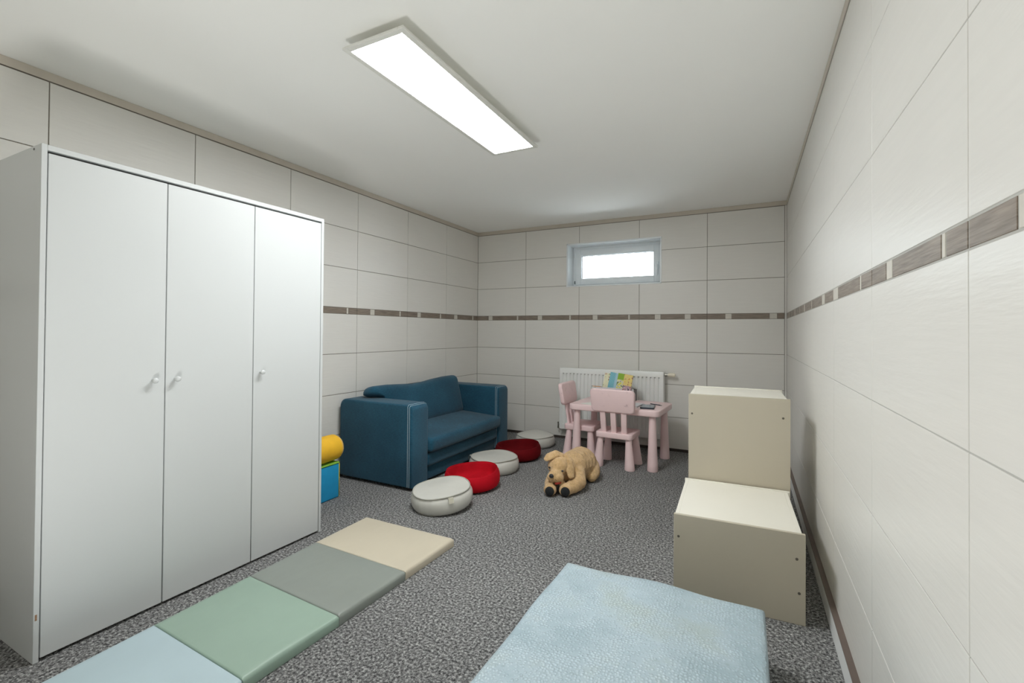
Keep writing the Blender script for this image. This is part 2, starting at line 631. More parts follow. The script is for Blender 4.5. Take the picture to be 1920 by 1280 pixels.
# accent strip: dark wood-look pieces alternating with narrow pale ones
PAT_A = [('d', .150), ('l', .054), ('d', .318), ('l', .020), ('d', .0912)]
PAT_B = [('d', .152), ('l', .058), ('d', .222), ('l', .056), ('d', .1452)]
PAT_C = [('d', .156), ('l', .054), ('d', .306), ('l', .060), ('d', .0572)]
def strip(wall, start, pat, direction):
    u = start
    for kind, ln in pat:
        v = u + direction * ln
        if min(u, v) < NEAR and wall != 'back':
            break
        place_tile(wall, min(u, v), max(u, v), ZS, ZT, M['accent' if kind == 'd' else 'accent_light'], kind,
                   jg={'back': 0.0014, 'left': 0.0018, 'right': 0.0030}[wall], name='accent_tile')
        u = v
for i, pat in enumerate([PAT_A, PAT_A, PAT_A, PAT_B, PAT_C]):
    strip('back', i * TW, pat, 1)
strip('left', 0.0, [('d', .094), ('l', .023), ('d', .312), ('l', .065), ('d', .152)], -1)
for k in range(1, len(yl) - 1):
    strip('left', yl[k + 1] if yl[k + 1] > NEAR else NEAR, PAT_A, 1)
strip('right', 0.0, [('d', .10), ('l', .03), ('d', .09), ('l', .05), ('d', .2), ('l', .02), ('d', .098)], -1)
RP = [[('d', .150), ('l', .056), ('d', .316), ('l', .020), ('d', .0912)],
      [('d', .150), ('l', .056), ('d', .316), ('l', .020), ('d', .0912)],
      [('d', .290), ('l', .090), ('d', .232), ('l', .0212)],
      [('l', .090), ('d', .385), ('l', .022), ('d', .1362)],
      [('d', .150), ('l', .054), ('d', .316), ('l', .020), ('d', .0932)],
      [('d', .150), ('l', .054), ('d', .316), ('l', .020), ('d', .0932)],
      [('d', .150), ('l', .054), ('d', .316), ('l', .020), ('d', .0932)]]
for k in range(1, len(yr) - 1):
    strip('right', yr[k], RP[min(k - 1, 6)], -1)

# cove tiles under the ceiling, corner trim, skirting
struct(boxes('trim_1', [((0.0, NEAR, ZTRIM + 0.003), (0.004, 0.0, ZC - 0.0005))], M['trim'], smooth=False))
struct(boxes('trim_2', [((0.0, -0.004, ZTRIM + 0.003), (W, 0.0, ZC - 0.0005))], M['trim'], smooth=False))
struct(boxes('trim_3', [((W - 0.004, NEAR, ZTRIM + 0.003), (W, 0.0, ZC - 0.0005))], M['trim'], smooth=False))
struct(boxes('trim_4', [((5 * TW + 0.002, -0.003, 0.01), (W - 0.002, 0.004, ZTRIM))], M['tile_x'], smooth=False))
bb = struct(boxes('baseboard_right', [((3.162, NEAR + 0.01, 0.001), (W, -0.02, 0.078))], M['skirting'], smooth=False))
boxes('top_strip', [((3.162, NEAR + 0.01, 0.0785), (W, -0.02, 0.084))], M['skirting_top'], bb, smooth=False)
struct(boxes('baseboard_back', [((0.0, -0.012, 0.001), (3.16, 0.0, 0.026))], M['skirting_dark'], smooth=False))
struct(boxes('baseboard_left', [((0.0, NEAR + 0.01, 0.001), (0.012, -0.013, 0.026))], M['skirting_dark'], smooth=False))

# ------------------------------------------------------------------ basement window
win = struct(bpy.data.objects.new('window_1', None))
COL.objects.link(win)
win.location = (WX0, 0, WZ0)
ow, oh = WX1 - WX0, WZ1 - WZ0
t_ = 0.012
rev = boxes('reveal', [((-0.004, -0.010, -0.006), (t_, 0.17, oh + 0.004), 0.002, 1), ((ow - t_, -0.004, 0.0), (ow + 0.002, 0.17, oh), 0.002, 1),
                       ((-0.004, -0.010, oh - t_), (ow + 0.003, 0.17, oh + 0.004), 0.002, 1)], M['pvc'], win)
boxes('window_sill', [((0.0, -0.004, -0.004), (ow, 0.17, 0.010), 0.003, 1)], M['pvc'], win)
def ring_frame(x0, x1, z0, z1, w, y0, y1, bev=0.004):
    return [((x0, y0, z0), (x0 + w, y1, z1), bev, 2), ((x1 - w, y0, z0), (x1, y1, z1), bev, 2),
            ((x0 + w - 0.002, y0 + 0.0004, z0), (x1 - w + 0.002, y1, z0 + w), bev, 2), ((x0 + w - 0.002, y0 + 0.0004, z1 - w), (x1 - w + 0.002, y1, z1), bev, 2)]
boxes('window_frame', ring_frame(t_, ow - t_, 0.010, oh - t_, 0.045, 0.165, 0.235), M['pvc'], win)
sash = boxes('window_sash', ring_frame(0.040, ow - 0.035, 0.030, oh - 0.040, 0.062, 0.150, 0.222, 0.008), M['pvc'], win)
boxes('glazing_bead', ring_frame(0.096, ow - 0.091, 0.086, oh - 0.096, 0.014, 0.160, 0.205, 0.003), M['pvc'], sash)
boxes('gasket', ring_frame(0.108, ow - 0.103, 0.098, oh - 0.108, 0.004, 0.176, 0.200, 0.001), M['gasket'], sash)
boxes('pane', [((0.100, 0.188, 0.090), (ow - 0.095, 0.194, oh - 0.100))], M['glass'], sash, smooth=False)
hd = boxes('window_handle', [((ow - 0.078, 0.138, 0.16), (ow - 0.048, 0.152, 0.235), 0.004, 2), ((ow - 0.070, 0.112, 0.19), (ow - 0.056, 0.142, 0.205), 0.004, 2),
                             ((ow - 0.072, 0.106, 0.095), (ow - 0.054, 0.120, 0.207), 0.005, 2)], M['pvc'], win)
boxes('hinge', [((0.030, 0.144, 0.04), (0.044, 0.166, 0.075), 0.003, 1)], M['gasket'], win)
boxes('hinge', [((0.030, 0.144, oh - 0.125), (0.044, 0.166, oh - 0.07), 0.003, 1)], M['pvc'], win)

# ------------------------------------------------------------------ ceiling light panel
LX0, LX1, LY0, LY1, LZ = 1.425, 1.737, -3.405, -2.168, 2.268
lamp = thing('ceiling_light', 'long white rectangular panel light, lit, hanging just below the ceiling', 'light', ((LX0 + LX1) / 2, (LY0 + LY1) / 2, ZC))
lw, ll = (LX1 - LX0) / 2, (LY1 - LY0) / 2
dz = LZ - ZC
fw = 0.026
boxes('frame', [((-lw, -ll, dz), (-lw + fw, ll, dz + 0.012), 0.002, 1), ((lw - fw, -ll, dz), (lw, ll, dz + 0.012), 0.002, 1),
                ((-lw + fw, -ll, dz), (lw - fw, -ll + fw, dz + 0.012), 0.002, 1), ((-lw + fw, ll - fw, dz), (lw - fw, ll, dz + 0.012), 0.002, 1),
                ((-lw + 0.01, -ll + 0.01, dz + 0.010), (lw - 0.01, ll - 0.01, dz + 0.014))], M['light_frame'], lamp)
boxes('diffuser', [((-lw + fw, -ll + fw, dz + 0.002), (lw - fw, ll - fw, dz + 0.009))], M['diffuser'], lamp, smooth=False)
boxes('mounting_box', [((-0.09, -ll + 0.16, dz + 0.014), (0.09, ll - 0.16, -0.0005), 0.002, 1)], M['light_frame'], lamp)

# ------------------------------------------------------------------ wardrobe
WXF, WXB, WY0, WY1, WH = 0.706, 0.105, -4.055, -2.862, 1.786
wr = thing('wardrobe', 'tall white three-door wardrobe with small round knobs', 'wardrobe', (WXB, WY0, 0))
d_, w_ = WXF - WXB, WY1 - WY0
pt = 0.016
boxes('side_panel', [((0, 0, 0.001), (d_, pt, WH), 0.001, 1)], M['wardrobe'], wr)
boxes('side_panel', [((0, w_ - pt, 0.001), (d_, w_, WH), 0.001, 1)], M['wardrobe'], wr)
boxes('top_panel', [((0, pt, WH - 0.020), (d_, w_ - pt, WH - 0.0005), 0.001, 1)], M['wardrobe'], wr)
boxes('bottom_panel', [((0.02, pt, 0.03), (d_ - 0.024, w_ - pt, 0.046))], M['wardrobe'], wr, smooth=False)
boxes('back_panel', [((0.0, pt, 0.03), (0.006, w_ - pt, WH - 0.02))], M['wardrobe'], wr, smooth=False)
boxes('shadow_rail', [((d_ - 0.030, pt, WH - 0.06), (d_ - 0.022, w_ - pt, WH - 0.02))], M['gap'], wr, smooth=False)
edges = [pt + 0.001, -3.664 - WY0, -3.279 - WY0, w_ - pt - 0.001]
knob_y = [-3.709 - WY0, -3.626 - WY0, -3.241 - WY0]
for i in range(3):
    dr = boxes('door', [((d_ - 0.019, edges[i] + 0.0018, 0.012), (d_ - 0.001, edges[i + 1] - 0.0018, WH - 0.029), 0.0012, 1)], M['wardrobe'], wr)
    bm = bmesh.new()
    mt = Matrix.Translation((d_ - 0.002, knob_y[i], 0.937)) @ Matrix.Rotation(pi / 2, 4, 'Y')
    lathe(bm, [(0, 0), (0.006, 0), (0.0055, 0.012), (0.010, 0.016), (0.0115, 0.021), (0.0105, 0.026), (0.006, 0.0285), (0, 0.029)], 18, mt)
    finish('knob', bm, M['wardrobe'], dr, smooth=True, auto=50)
for i in range(2):
    boxes('divider', [((0.01, edges[i + 1] - 0.008, 0.046), (d_ - 0.024, edges[i + 1] + 0.008, WH - 0.02))], M['gap'], wr, smooth=False)
boxes('edge_chip', [((d_ - 0.004, 0.003, 0.145), (d_ + 0.0004, 0.011, 0.168), 0.0015, 1)], M['chip'], wr)
bm = bmesh.new()
lathe(bm, [(0, 0), (0.004, 0), (0.004, 0.002), (0, 0.002)], 10, Matrix.Translation((d_ - 0.06, 0.0008, WH - 0.012)) @ Matrix.Rotation(pi / 2, 4, 'X'))
finish('screw_hole', bm, M['gap'], wr)

# ------------------------------------------------------------------ blue sofa
SY0, SY1, SXF, SXB = -2.115, -0.630, 0.745, 0.035
sofa = thing('sofa', 'petrol blue fabric two-seater sofa with pale stitching against the left wall', 'sofa', (SXB, SY0, 0))
sd, sl = SXF - SXB, SY1 - SY0
AW, AH = 0.195, 0.617
def arm_bm(y0):
    bm = bmesh.new()
    out = []
    r = 0.055
    base = 0.022
    # outline in (x, z): straight at the floor, rounded on top at front and back
    out = [(0, base), (sd, base)]
    for i in range(7):
        a = radians(90 * i / 6)
        out.append((sd - 0.045 + 0.045 * cos(a), AH - 0.045 + 0.045 * sin(a)))
    for i in range(7):
        a = radians(90 + 90 * i / 6)
        out.append((r + r * cos(a), AH - r + r * sin(a)))
    prism(bm, out, lambda u, v, t: (u, t, v), y0, y0 + AW, 0.014, 4)
    return bm
for y0 in (0.0, sl - AW):
    a = finish('armrest', arm_bm(y0), M['denim'], sofa, smooth=True, auto=60)
    side = y0 - 0.0006
    for off in (0.020, 0.036):
        bm = bmesh.new()
        top = AH - 0.045 + 0.045 * cos(math.asin(max(0, 0.045 - off) / 0.045)) if off < 0.045 else AH
        tube(bm, [(sd - off, side, 0.03), (sd - off, side, top - 0.016), (sd - off, side + 0.003, top - 0.006), (sd - off, side + 0.012, top + 0.0002),
                  (sd - off, side + 0.10, top + 0.0006), (sd - off, y0 + AW - 0.012, top + 0.0002), (sd - off, y0 + AW - 0.003, top - 0.006),
                  (sd - off, y0 + AW + 0.0006, top - 0.016), (sd - off, y0 + AW + 0.0006, 0.10)], 0.0014, 5)
        finish('stitching', bm, M['stitch'], a)
    for i in (0, 1):
        for j in (0, 1):
            bm = bmesh.new()
            lathe(bm, [(0, 0.0), (0.02, 0.0), (0.02, 0.024), (0, 0.024)], 10, Matrix.Translation((0.06 + i * (sd - 0.12), y0 + 0.05 + j * (AW - 0.1), 0)))
            finish('glide', bm, M['gap'], a)
yi0, yi1 = AW + 0.003, sl - AW - 0.003
# backrest frame behind the loose cushion
boxes('backrest', [((0.004, yi0 + 0.004, 0.02), (0.16, yi1 - 0.004, 0.60), 0.03, 3)], M['denim'], sofa)
def pillow(name, lo, hi, bev, puff, mat, parent, rot=None, loc=None):
    """soft cushion: rounded box, subdivided and swollen"""
    bm = bmesh.new()
    box(bm, lo, hi, bev, 4)
    bmesh.ops.subdivide_edges(bm, edges=[e for e in bm.edges if e.calc_length() > 0.09], cuts=6, use_grid_fill=True)
    c = Vector([(a + b) / 2 for a, b in zip(lo, hi)]); h = Vector([(b - a) / 2 for a, b in zip(lo, hi)])
    for v in bm.verts:
        q = [(v.co[i] - c[i]) / h[i] for i in range(3)]
        for i in range(3):
            j, k = (i + 1) % 3, (i + 2) % 3
            v.co[i] += puff[i] * q[i] * (1 - q[j] ** 2) * (1 - q[k] ** 2)
    return finish(name, bm, mat, parent, smooth=True, loc=loc, rot=rot)
seat_z = 0.205
pillow('seat_cushion', (0.0, yi0, 0.0), (0.585, yi1, 0.108), 0.030, (0.006, 0.0, 0.012), M['denim'], sofa, rot=(0, radians(3.2), 0), loc=(0.155, 0, seat_z + 0.062))
pillow('fold_out_mattress', (0.15, yi0, 0.122), (0.702, yi1, 0.222), 0.025, (0.008, 0.0, 0.0), M['denim'], sofa)
boxes('plinth', [((0.12, yi0, 0.02), (0.675, yi1, 0.118), 0.01, 2)], M['denim'], sofa)
bc = pillow('back_cushion', (-0.075, yi0 - 0.105, -0.19), (0.075, yi1 + 0.0, 0.19), 0.055, (0.02, 0, 0.006), M['denim'], sofa)
bc.location = (0.225, 0.0, 0.520)
bc.rotation_euler = (0, radians(-14), 0)
# the near upper end of the cushion rides over the armrest: keep only what is above it
me = bc.data
for v in me.vertices:
    if v.co.y < yi0 and v.co.z < 0.105:
        v.co.y = yi0 + 0.002
    # the middle of the upper edge sags a little
    s = (v.co.y - yi0) / (yi1 - yi0)
    if v.co.z > 0.0:
        v.co.z -= 0.030 * math.exp(-((s - 0.42) / 0.25) ** 2) * (v.co.z / 0.19)
# ------------------------------------------------------------------ floor cushions
def wobble(me, amp, k=3, ph=0.0):
    for v in me.vertices:
        a = math.atan2(v.co.y, v.co.x)
        v.co.z += amp * sin(k * a + ph) * min(1, math.hypot(v.co.x, v.co.y) / 0.2) * (v.co.z / 0.11)

def grey_pouf(label, loc, R=0.205, H=0.112, dome=0.006, tilt=(0, 0, 0), tag_ang=None, second_tag=None):
    t = thing('floor_cushion', label, 'cushion', loc, tilt, 'round floor cushions')
    prof = [(0, 0.004), (R * 0.84, 0.004), (R * 0.90, 0.010)]
    for i in range(9):
        a = radians(-70 + 140 * i / 8)
        prof.append((R * 0.885 + (R * 0.115) * cos(a), H * 0.5 + H * 0.44 * sin(a)))
    prof += [(R * 0.915, H), (R * 0.89, H + 0.001), (R * 0.80, H - 0.002 + dome * 0.35), (R * 0.55, H + dome * 0.75), (R * 0.25, H + dome), (0, H + dome)]
    bm = bmesh.new()
    lathe(bm, prof, 56)
    for v in bm.verts:                      # slack side wall: little vertical puckers
        a = math.atan2(v.co.y, v.co.x); r = math.hypot(v.co.x, v.co.y)
        if r > R * 0.9:
            q = 0.0020 * sin(17 * a) * sin(7 * a + 1) + 0.0015 * sin(29 * a)
            v.co.x += q * cos(a); v.co.y += q * sin(a)
    c = finish('cushion', bm, M['pouf_grey'], t, smooth=True)
    wobble(c.data, 0.004, 3, loc[0] * 9)
    for rr, zz in ((R * 0.925, H + 0.0005), (R * 0.90, 0.008)):
        bm = bmesh.new()
        tube(bm, [(rr * cos(2 * pi * i / 56), rr * sin(2 * pi * i / 56), zz) for i in range(56)], 0.0038, 6, True)
        p_ = finish('piping', bm, M['pouf_piping'], t, smooth=True)
        wobble(p_.data, 0.004, 3, loc[0] * 9)
    for ta in [x for x in (tag_ang, second_tag) if x is not None]:
        bm = bmesh.new()
        for k in range(3):
            pass
        pts = [(R * 0.925, H), (R * 0.99, H + 0.002), (R * 1.025, H - 0.010), (R * 1.035, H - 0.032)]
        vs = []
        for r_, z_ in pts:
            vs.append([bm.verts.new(Matrix.Rotation(ta, 3, 'Z') @ Vector((r_, s * 0.016, z_))) for s in (-1, 1)])
        for a, b in zip(vs, vs[1:]):
            bm.faces.new((a[0], a[1], b[1], b[0]))
        bmesh.ops.solidify(bm, geom=bm.faces[:], thickness=0.0012)
        finish('care_tag', bm, M['tag'], t, smooth=True)
    return t

def red_pouf(label, loc, mat, R=0.2, H=0.115, tilt=(0, 0, 0)):
    t = thing('floor_cushion', label, 'cushion', loc, tilt, 'round floor cushions')
    prof = [(0, 0.003), (R * 0.80, 0.003), (R * 0.88, 0.010)]
    for i in range(9):
        a = radians(-65 + 135 * i / 8)
        prof.append((R * 0.90 + R * 0.10 * cos(a), H * 0.5 + H * 0.46 * sin(a)))
    prof += [(R * 0.925, H), (R * 0.895, H - 0.003), (R * 0.875, H - 0.016), (R * 0.85, H - 0.055), (R * 0.78, H - 0.084), (R * 0.5, H - 0.096), (R * 0.25, H - 0.099), (0, H - 0.100)]
    bm = bmesh.new()
    lathe(bm, prof, 56)
    c = finish('cushion', bm, mat, t, smooth=True)
    wobble(c.data, 0.006, 2, loc[1] * 7)
    bm = bmesh.new()
    tube(bm, [(R * 0.91 * cos(2 * pi * i / 56), R * 0.91 * sin(2 * pi * i / 56), H - 0.0005) for i in range(56)], 0.003, 6, True)
    p_ = finish('rim_seam', bm, mat, t, smooth=True)
    wobble(p_.data, 0.006, 2, loc[1] * 7)
    return t

ax = radians(27)     # the row runs slightly across the room
grey_pouf('pale grey round floor cushion nearest the camera, tilted in front of the bright red one', (1.092, -2.215, 0.012), 0.200, 0.112, 0.004,
          (radians(5.5), radians(-2.5), 0), radians(-38))
red_pouf('bright red velvet round cushion with a sunken middle', (1.060, -1.795, 0.010), M['red'], 0.205, 0.118, (radians(3.0), radians(-1.5), 0))
grey_pouf('pale grey flat-topped round floor cushion between the two red cushions', (0.998, -1.360, 0), 0.208, 0.112, 0.004, (0, 0, 0), radians(-72), radians(-160))
red_pouf('dark red velvet round cushion with a sunken middle', (1.008, -0.925, 0.008), M['darkred'], 0.210, 0.114, (radians(2.2), radians(-1.1), 0))
grey_pouf('pale grey domed round cushion by the back wall, farthest in the row', (0.955, -0.425, 0), 0.200, 0.105, 0.034)

# ------------------------------------------------------------------ fold-out gym mat
mat = thing('folding_mat', 'four-panel folding play mat in pale blue, green, grey and beige', 'play mat', (1.17, -3.4, 0))
L_e = [(0.851, -2.662), (0.858, -3.028), (0.874, -3.398), (0.890, -3.782), (0.906, -4.175)]
R_e = [(1.480, -2.660), (1.474, -3.044), (1.466, -3.424), (1.452, -3.800), (1.440, -4.190)]
def mat_panel(i, m):
    bm = bmesh.new()
    N = 16
    h = 0.042
    g = 0.0004
    rows_ = []
    q = [Vector((*L_e[i], 0)), Vector((*R_e[i], 0)), Vector((*R_e[i + 1], 0)), Vector((*L_e[i + 1], 0))]
    top, bot = [], []
    def P(u, v):
        return (q[0] * (1 - u) + q[1] * u) * (1 - v) + (q[3] * (1 - u) + q[2] * u) * v
    inset = [0.0, 0.006, 0.02, 0.05] + [0.05 + 0.9 * k / N for k in range(1, N)] + [0.95, 0.98, 0.994, 1.0]
    grid = []
    for v in inset:
        row = []
        for u in inset:
            eu, ev = min(u, 1 - u) * 0.6, min(v, 1 - v) * 0.38
            e, r = (eu, 0.014) if eu < ev * 2.5 else (ev, 0.005)
            zz = h - r + (r * math.sqrt(max(0, 1 - (1 - min(e / r, 1)) ** 2)))
            zz += 0.0035 * sin(pi * u) * sin(pi * v)
            # slack folds near the outer long side
            zz += 0.0032 * sin(9 * u + 5 * v + i) * max(0, u - 0.45) * 1.6 * min(1, e / 0.02)
            p = P(u, 0.002 + v * 0.996) - Vector((1.17, -3.4, 0))
            row.append(bm.verts.new((p.x, p.y, zz)))
        grid.append(row)
    n = len(inset)
    for a in range(n - 1):
        for b in range(n - 1):
            bm.faces.new((grid[a][b], grid[a][b + 1], grid[a + 1][b + 1], grid[a + 1][b]))
    rim = grid[0][:] + [grid[k][-1] for k in range(1, n)] + grid[-1][-2::-1] + [grid[k][0] for k in range(n - 2, 0, -1)]
    low1 = [bm.verts.new((v.co.x, v.co.y, 0.008)) for v in rim]
    low = [bm.verts.new((v.co.x * 1.0, v.co.y, 0.002)) for v in rim]
    for A, B in ((rim, low1), (low1, low)):
        for k in range(len(rim)):
            j = (k + 1) % len(rim)
            bm.faces.new((A[k], A[j], B[j], B[k]))
    bm.faces.new(low)
    return finish('panel', bm, m, mat, smooth=True, auto=55)
for i, (k, lb) in enumerate((('mat_beige', 'beige panel'), ('mat_grey', 'grey panel'), ('mat_green', 'sage green panel'), ('mat_blue', 'pale blue panel'))):
    mat_panel(i, M[k])['label'] = lb

# ------------------------------------------------------------------ bubble-textured mattress in the foreground
mt_ = thing('cot_mattress', 'pale blue mattress with stained bubble-textured cover in the foreground', 'mattress', (2.565, -3.47, 0))
bm = bmesh.new()
NX, NY = 40, 60
mw, ml, mh = 0.365, 0.585, 0.200
def mtop(u, v):
    z_ = mh + 0.004 * sin(5.1 * u + 2.2 * v) + 0.003 * sin(9 * v - 4 * u) - 0.006 * (abs(u) ** 6 + abs(v) ** 6)
    return z_
grid = []
us = [-1, -0.992, -0.975, -0.95] + [-0.95 + 1.9 * k / NX for k in range(1, NX)] + [0.95, 0.975, 0.992, 1]
vs_ = [-1, -0.995, -0.985, -0.97] + [-0.97 + 1.94 * k / NY for k in range(1, NY)] + [0.97, 0.985, 0.995, 1]
for v in vs_:
    row = []
    for u in us:
        e = min((1 - abs(u)) * mw, (1 - abs(v)) * ml)
        r = 0.018
        dz_ = -r + r * math.sqrt(max(0, 1 - (1 - min(e / r, 1)) ** 2))
        wob = 0.0022 * sin(7 * u + 1.0) * (1 if abs(v) > 0.97 else 0)
        row.append(bm.verts.new((u * mw, v * ml + wob, mtop(u, v) + dz_)))
    grid.append(row)
for a in range(len(vs_) - 1):
    for b in range(len(us) - 1):
        bm.faces.new((grid[a][b], grid[a][b + 1], grid[a + 1][b + 1], grid[a + 1][b]))
rim = grid[0][:] + [grid[k][-1] for k in range(1, len(vs_))] + grid[-1][-2::-1] + [grid[k][0] for k in range(len(vs_) - 2, 0, -1)]
prev = rim
for z_, s_ in ((0.14, 0.004), (0.07, 0.004), (0.018, 0.0), (0.002, -0.012)):
    cur = []
    for v in rim:
        d = Vector((v.co.x, v.co.y, 0)).normalized()
        cur.append(bm.verts.new((v.co.x + d.x * s_, v.co.y + d.y * s_, z_)))
    for k in range(len(rim)):
        j = (k + 1) % len(rim)
        bm.faces.new((prev[k], prev[j], cur[j], cur[k]))
    prev = cur
bm.faces.new(prev)
finish('cover', bm, M['bubble'], mt_, smooth=True, auto=65)
bm = bmesh.new()
tube(bm, [(mw * 1.004 * (1 if q[0] > 0 else -1) if abs(q[0]) > 0.5 else 0, 0, 0) for q in ((-1, 0), (1, 0))], 0.001, 3)
bm.clear()
ring = []
for (u, v) in rrect(2 * mw + 0.006, 2 * ml + 0.006, 0.02, 4):
    ring.append((u, v, 0.012))
tube(bm, ring, 0.004, 6, True)
finish('piping', bm, M['bubble'], mt_, smooth=True)

# ------------------------------------------------------------------ two cream storage cubes on the right
def cube_unit(label, loc, rz, w, d, h, screws):
    t = thing('storage_cube', label, 'box', loc, (0, 0, rz), 'cream cubes by the right wall')
    p = 0.016
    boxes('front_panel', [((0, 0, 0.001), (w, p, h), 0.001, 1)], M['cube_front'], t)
    boxes('rear_panel', [((0, d - p, 0.001), (w, d, h), 0.001, 1)], M['cube'], t)
    boxes('side_panel', [((0.004, p, 0.001), (0.004 + p, d - p, h - 0.004), 0.0008, 1)], M['cube'], t)
    boxes('side_panel', [((w - 0.010 - p, p, 0.001), (w - 0.010, d - p, h - 0.004), 0.0008, 1)], M['cube'], t)
    boxes('top_panel', [((0.004 + p, p, h - 0.004 - p), (w - 0.010 - p, d - p, h - 0.004), 0.0008, 1)], M['cube'], t)
    for sx, sz in screws:
        bm = bmesh.new()
        lathe(bm, [(0, -0.001), (0.0055, -0.001), (0.0055, 0.001), (0.003, 0.0016), (0, 0.001)], 12,
              Matrix.Translation((sx, 0, sz)) @ Matrix.Rotation(pi / 2, 4, 'X'))
        finish('screw', bm, M['screw'], t, smooth=True, auto=30)
    return t
cube_unit('low cream cube, the front one of the two by the right wall', (2.587, -2.594, 0), radians(1.6), 0.492, 0.560, 0.357,
          [(0.020, 0.262), (0.462, 0.258), (0.470, 0.125)])
cube_unit('tall cream cube standing behind the low one by the right wall', (2.586, -2.022, 0), radians(1.6), 0.482, 0.440, 0.8145, [(0.018, 0.708), (0.450, 0.718)])

# ------------------------------------------------------------------ radiator
RX0, RX1, RZ0, RZ1, RY = 1.090, 2.158, 0.125, 0.772, -0.112
rad = thing('radiator', 'white ribbed panel radiator under the window', 'radiator', ((RX0 + RX1) / 2, 0, 0))
rw_ = (RX1 - RX0) / 2
# pressed front sheet with vertical flutes
bm = bmesh.new()
nrib = 26
pitch = (2 * rw_ - 0.05) / nrib
xs = [(-rw_, 0.018), (-rw_ + 0.001, 0.004), (-rw_ + 0.006, 0.0)]
x = -rw_ + 0.025
for i in range(nrib):
    xs += [(x + pitch * 0.30, 0.0), (x + pitch * 0.40, 0.012), (x + pitch * 0.60, 0.012), (x + pitch * 0.70, 0.0)]
    x += pitch
xs += [(rw_ - 0.006, 0.0), (rw_ - 0.001, 0.004), (rw_, 0.018)]
zl = [(RZ0, None), (RZ0 + 0.05, 0), (RZ0 + 0.058, 1), (RZ1 - 0.062, 1), (RZ1 - 0.054, 0), (RZ1 - 0.008, 0), (RZ1 - 0.001, 2), (RZ1, 3)]
grid = []
for zz, mode in zl:
    row = []
    for xx, dep in xs:
        edge = abs(xx) > rw_ - 0.010
        dd = dep if (edge or mode == 1) else 0.0
        if mode == 2: dd = max(dd, 0.004)
        if mode == 3: dd = max(dd, 0.018)
        row.append(bm.verts.new((xx, RY + dd, zz)))
    grid.append(row)
for a in range(len(grid) - 1):
    for b in range(len(xs) - 1):
        bm.faces.new((grid[a][b], grid[a][b + 1], grid[a + 1][b + 1], grid[a + 1][b]))
finish('front_panel', bm, M['radiator'], rad, smooth=True, auto=35)
boxes('side_cover', [((-rw_, RY + 0.016, RZ0), (-rw_ + 0.004, -0.035, RZ1 - 0.002), 0.001, 1)], M['radiator'], rad)
boxes('side_cover', [((rw_ - 0.004, RY + 0.016, RZ0), (rw_, -0.035, RZ1 - 0.002), 0.001, 1)], M['radiator'], rad)
tg = boxes('top_grille', [((-rw_ + 0.004, RY + 0.016, RZ1 - 0.006), (rw_ - 0.004, RY + 0.024, RZ1 - 0.001))] +
      [((-rw_ + 0.01 + i * 0.0205, RY + 0.022, RZ1 - 0.006), (-rw_ + 0.016 + i * 0.0205, -0.036, RZ1 - 0.002)) for i in range(51)], M['radiator'], rad, smooth=False)
tg['kind'] = 'stuff'
boxes('back_panel', [((-rw_ + 0.004, -0.040, RZ0 + 0.002), (rw_ - 0.004, -0.034, RZ1 - 0.008))], M['radiator'], rad, smooth=False)
for i in range(nrib):
    boxes('slot', [((-rw_ + 0.025 + pitch * (i + 0.36), RY - 0.0006, RZ1 - 0.062), (-rw_ + 0.025 + pitch * (i + 0.66), RY + 0.006, RZ1 - 0.058))], M['slot'], rad, smooth=False)
for bx_ in (-0.36, 0.33):
    boxes('wall_bracket', [((bx_, -0.036, 0.3), (bx_ + 0.03, -0.002, 0.70))], M['radiator'], rad, smooth=False)
bm = bmesh.new()
mtx = Matrix.Translation((rw_, -0.070, RZ1 - 0.030)) @ Matrix.Rotation(pi / 2, 4, 'Y')
lathe(bm, [(0, 0), (0.011, 0), (0.011, 0.010), (0.014, 0.011), (0.014, 0.022), (0.010, 0.023), (0.010, 0.032), (0, 0.032)], 16, mtx)
tube(bm, [(rw_ + 0.016, -0.070, RZ1 - 0.030), (rw_ + 0.016, -0.030, RZ1 - 0.030), (rw_ + 0.016, -0.0012, RZ1 - 0.030)], 0.008, 10)
vb = finish('valve_body', bm, M['chrome'], rad, smooth=True, auto=40)
bm = bmesh.new()
mtx = Matrix.Translation((rw_ + 0.032, -0.070, RZ1 - 0.030)) @ Matrix.Rotation(pi / 2, 4, 'Y')
lathe(bm, [(0, 0), (0.013, 0), (0.016, 0.004), (0.0185, 0.02), (0.0195, 0.055), (0.017, 0.066), (0.010, 0.069), (0, 0.069)], 20, mtx)
finish('thermostat_head', bm, M['valve'], vb, smooth=True, auto=50)
bm = bmesh.new()
tube(bm, [(-rw_, -0.07, RZ0 + 0.035), (-rw_ - 0.028, -0.07, RZ0 + 0.035)], 0.010, 10)
tube(bm, [(-rw_ - 0.026, -0.07, RZ0 + 0.06), (-rw_ - 0.026, -0.07, RZ0 + 0.0), (-rw_ - 0.026, -0.035, RZ0 - 0.01), (-rw_ - 0.026, -0.0012, RZ0 - 0.01)], 0.009, 10)
finish('return_valve', bm, M['chrome'], rad, smooth=True, auto=40)

# ------------------------------------------------------------------ children's table
def tapered_leg(bm, bx, by, tx, ty, h, r0, r1, n=24):
    prof = [(0, 0.0), (r0 * 0.94, 0.0), (r0, 0.006)]
    for i in range(1, 9):
        k = i / 8
        prof.append((r0 + (r1 - r0) * (k ** 0.92), 0.006 + (h - 0.006) * k))
    prof.append((0, h))
    rings = lathe(bm, prof, n)
    for ring, (r_, z_) in zip(rings, prof):
        k = z_ / h
        for v in ring:
            v.co.x += bx + (tx - bx) * k
            v.co.y += by + (ty - by) * k

